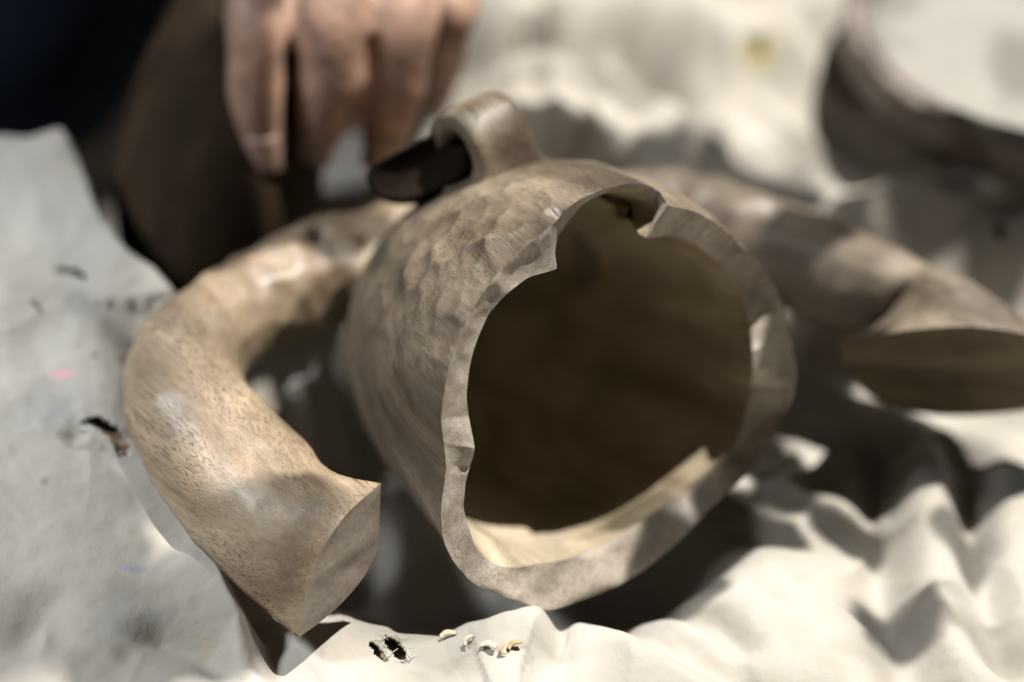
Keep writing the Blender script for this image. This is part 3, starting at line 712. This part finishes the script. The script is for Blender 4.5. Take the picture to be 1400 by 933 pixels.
# ------------------------------------------------------------------ the hand and the dark clothes behind
m_skin = plain_mat('skin', (0.39, 0.245, 0.18), 0.5, 0.3, 130, sss=0.08, bump=0.5)
m_nail = plain_mat('nail', (0.30, 0.20, 0.16), 0.35, 0.05)
m_wool = plain_mat('dark_clothing', (0.012, 0.014, 0.020), 0.9, 0.3, 200, bump=0.3, spec=0.15)

def blob(c, r, seg=16):
    V = []; F = []
    for i in range(seg + 1):
        th = math.pi * i / seg
        for k in range(seg * 2):
            a = math.pi * k / seg; V.append(np.asarray(c) + r * np.array([math.sin(th) * math.cos(a), math.sin(th) * math.sin(a), math.cos(th)]))
    return np.array(V), grid_faces(seg + 1, seg * 2)
def capsule(p, q, r0, r1, n=14):
    """dense chain of spheres hull: a tapered tube with round ends"""
    p, q = np.asarray(p, float), np.asarray(q, float); t = nrm(q - p); L_ = np.linalg.norm(q - p)
    ref = np.array([0, 0, 1.0]) if abs(t[2]) < .8 else np.array([1.0, 0, 0]); s = nrm(np.cross(t, ref)); u = np.cross(s, t); V = []; rows_ = []
    for i in range(8): a = -math.pi / 2 + math.pi / 2 * i / 8; rows_.append((r0 * math.sin(a), r0 * max(math.cos(a), .02)))
    for i in range(n + 1): k = i / n; rows_.append((L_ * k, r0 + (r1 - r0) * k))
    for i in range(1, 9): a = math.pi / 2 * i / 8; rows_.append((L_ + r1 * math.sin(a), r1 * max(math.cos(a), .02)))
    for h_, r in rows_:
        for k in range(24):
            a = 2 * math.pi * k / 24; V.append(p + t * h_ + r * (math.cos(a) * s + math.sin(a) * u))
    return np.array(V), grid_faces(len(rows_), 24) + [tuple(range(24))[::-1], tuple((len(rows_) - 1) * 24 + k for k in range(24))]

HD = depth_of(POT_B)
def hp(px, py, dd): return PD(px, py, HD + dd)
# knuckle chains: MCP, PIP, DIP, TIP in pixels with depth offsets
FING = {'index': ([(372, -150, .012), (353, 22, -.034), (350, 125, -.033), (361, 196, -.026)], (.0096, .0094, .0083, .0066)),
        'middle': ([(470, -165, .014), (455, 5, -.034), (450, 110, -.030), (438, 178, -.022)], (.0106, .0105, .0095, .0074)),
        'ring': ([(560, -150, .016), (553, 18, -.028), (540, 118, -.024), (526, 190, -.016)], (.0106, .0104, .0092, .0072)),
        'little': ([(640, -110, .024), (617, 15, -.008), (606, 80, .004), (596, 128, .014)], (.0084, .0080, .0070, .0056))}
parts = []
for nm, (ch, rr) in FING.items():
    J = [hp(*c) for c in ch]
    cl = catmull(J, 46, tension=.42); us = np.linspace(0, 3, 46); rad = np.interp(us, [0, 1, 2, 3], rr)
    rad = rad * (1 + .07 * np.exp(-((us - 1) / .22) ** 2) + .05 * np.exp(-((us - 2) / .18) ** 2) - .05 * np.exp(-((us - 1.5) / .25) ** 2))
    tdir = nrm(cl[-1] - cl[-2]); capx = [(math.sin(a), math.cos(a)) for a in np.linspace(.2, 1.5, 8)]
    cl2 = np.vstack([cl] + [(cl[-1] + tdir * rad[-1] * sx)[None] for sx, _ in capx]); rad2 = np.r_[rad, [rad[-1] * cx for _, cx in capx]]
    parts.append(tube(cl2, rad2, 24)); parts.append(blob(J[1] - FWD * rr[1] * .14 + UP * rr[1] * .1, rr[1] * .98))
# palm, thumb, wrist, forearm
WR = hp(520, -400, .060); EL = np.array([.17, .50, .17])
for nm, (ch, rr) in FING.items():
    J0 = hp(*ch[0]); parts.append(capsule(J0, WR + (J0 - WR) * .18, rr[0] * 1.25, .014)); parts.append(blob(J0, rr[0] * 1.28))
for a, b in (('index', 'middle'), ('middle', 'ring'), ('ring', 'little')):
    c = (hp(*FING[a][0][0]) + hp(*FING[b][0][0])) / 2; parts.append(capsule(c, WR, .011, .016))
TH = [WR + np.array([-.022, -.012, -.008]), hp(420, -170, .045), hp(468, 20, .026), hp(482, 150, .024)]
for a, b, r0, r1 in zip(TH[:-1], TH[1:], (.016, .0125, .0105), (.0125, .0105, .008)): parts.append(capsule(a, b, r0, r1))
parts.append(capsule(WR, EL, .021, .034))
HEAD = np.array([-.01, .21, .585]); parts.append(capsule(np.array([-.03, .33, .47]), HEAD + [-.01, .03, -.03], .050, .052))  # head out of view, set where its shadow covers the left cloth
for q, r in (((0, .02, .02), .082), ((0, -.02, -.03), .072), ((0, -.045, -.06), .058), ((0, -.092, -.03), .012), ((0, -.084, -.012), .010), ((.078, .01, -.01), .016), ((-.078, .01, -.01), .016), ((0, -.07, -.075), .022)): parts.append(blob(HEAD + np.array(q), r))
v, f = join(parts)
raw = mesh_obj('raw_hand', v, f, m_skin)
md = raw.modifiers.new('r', 'REMESH'); md.mode = 'VOXEL'; md.voxel_size = .0016; md.use_smooth_shade = True
sm = raw.modifiers.new('s', 'SMOOTH'); sm.factor = .5; sm.iterations = 14
dg = bpy.context.evaluated_depsgraph_get(); me = bpy.data.meshes.new_from_object(raw.evaluated_get(dg)); bpy.data.objects.remove(raw)
me.name = 'person'; me.polygons.foreach_set('use_smooth', [True] * len(me.polygons)); me.materials.clear(); me.materials.append(m_skin)
person = bpy.data.objects.new('person', me); COL.objects.link(person)
tag(person, 'person in dark clothes reaching in with bent fingers to grip the dark pot', 'person')
for nm in ('index', 'middle', 'ring', 'little'):
    ch, rr = FING[nm]; d2, tip = hp(*ch[2]), hp(*ch[3]); t = nrm(tip - d2); w = nrm(np.cross(t, FWD)); nn = np.cross(w, t); nn = nn if np.dot(nn, -FWD) > 0 else -nn
    V = []; r = rr[3]
    for i in range(9):
        for k in range(9):
            a = (k / 8 - .5) * 1.7; y = (i / 8 - .35) * r * 1.7; rad = r * 1.0
            rowr = rad * (1 - .10 * (i / 8) ** 2); V.append(tip + t * y + w * (rowr * math.sin(a)) + nn * (rowr * math.cos(a)))
    nail = mesh_obj('fingernail', V, grid_faces(9, 9, wrap=False), m_nail, person); nail.modifiers.new('t', 'SOLIDIFY').thickness = .0005
# jacket: unseen torso bent over to shade the left cloth, both sleeves; trousers across the back left
def remeshed(name, parts, mat, vox, parent, wob=0.004, sc=18):
    v, f = join(parts); v = v + np.c_[nz(v, sc, 1), nz(v, sc, 2), nz(v, sc, 3)] * wob
    raw = mesh_obj('raw', v, f, mat); md = raw.modifiers.new('r', 'REMESH'); md.mode = 'VOXEL'; md.voxel_size = vox
    sm = raw.modifiers.new('s', 'SMOOTH'); sm.factor = .5; sm.iterations = 8
    dg = bpy.context.evaluated_depsgraph_get(); me = bpy.data.meshes.new_from_object(raw.evaluated_get(dg)); bpy.data.objects.remove(raw)
    me.name = name; me.polygons.foreach_set('use_smooth', [True] * len(me.polygons)); me.materials.clear(); me.materials.append(mat)
    o = bpy.data.objects.new(name, me); o.parent = parent; COL.objects.link(o); return o
SH_L, SH_R = np.array([.06, .43, .42]), np.array([-.27, .36, .44]); HIP = np.array([-.15, .62, .10]); NECK = np.array([-.02, .34, .48])
remeshed('jacket', [capsule(WR + (EL - WR) * .10, EL, .032, .045), capsule(EL, SH_L, .048, .062), capsule(SH_L, NECK, .06, .07), capsule(SH_R, NECK, .06, .07), capsule(SH_L, HIP + [.09, 0, 0], .075, .11), capsule(SH_R, HIP + [-.09, 0, 0], .075, .11), capsule(NECK, HIP, .085, .13),
    capsule(SH_R, np.array([-.38, .40, .16]), .06, .048), capsule(np.array([-.38, .40, .16]), np.array([-.26, .33, .05]), .046, .034)], m_wool, .007, person)
m_navy = plain_mat('navy_trousers', (0.012, 0.018, 0.032), 0.9, 0.3, 200, bump=0.3, spec=0.15)
remeshed('trousers', [capsule(PZ(-700, 80, .01), PZ(20, 55, .018), .044, .044), capsule(PZ(20, 55, .018), HIP, .044, .08), capsule(PZ(-700, 80, .01), HIP + [-.1, 0, 0], .05, .08)], m_navy, .006, person)
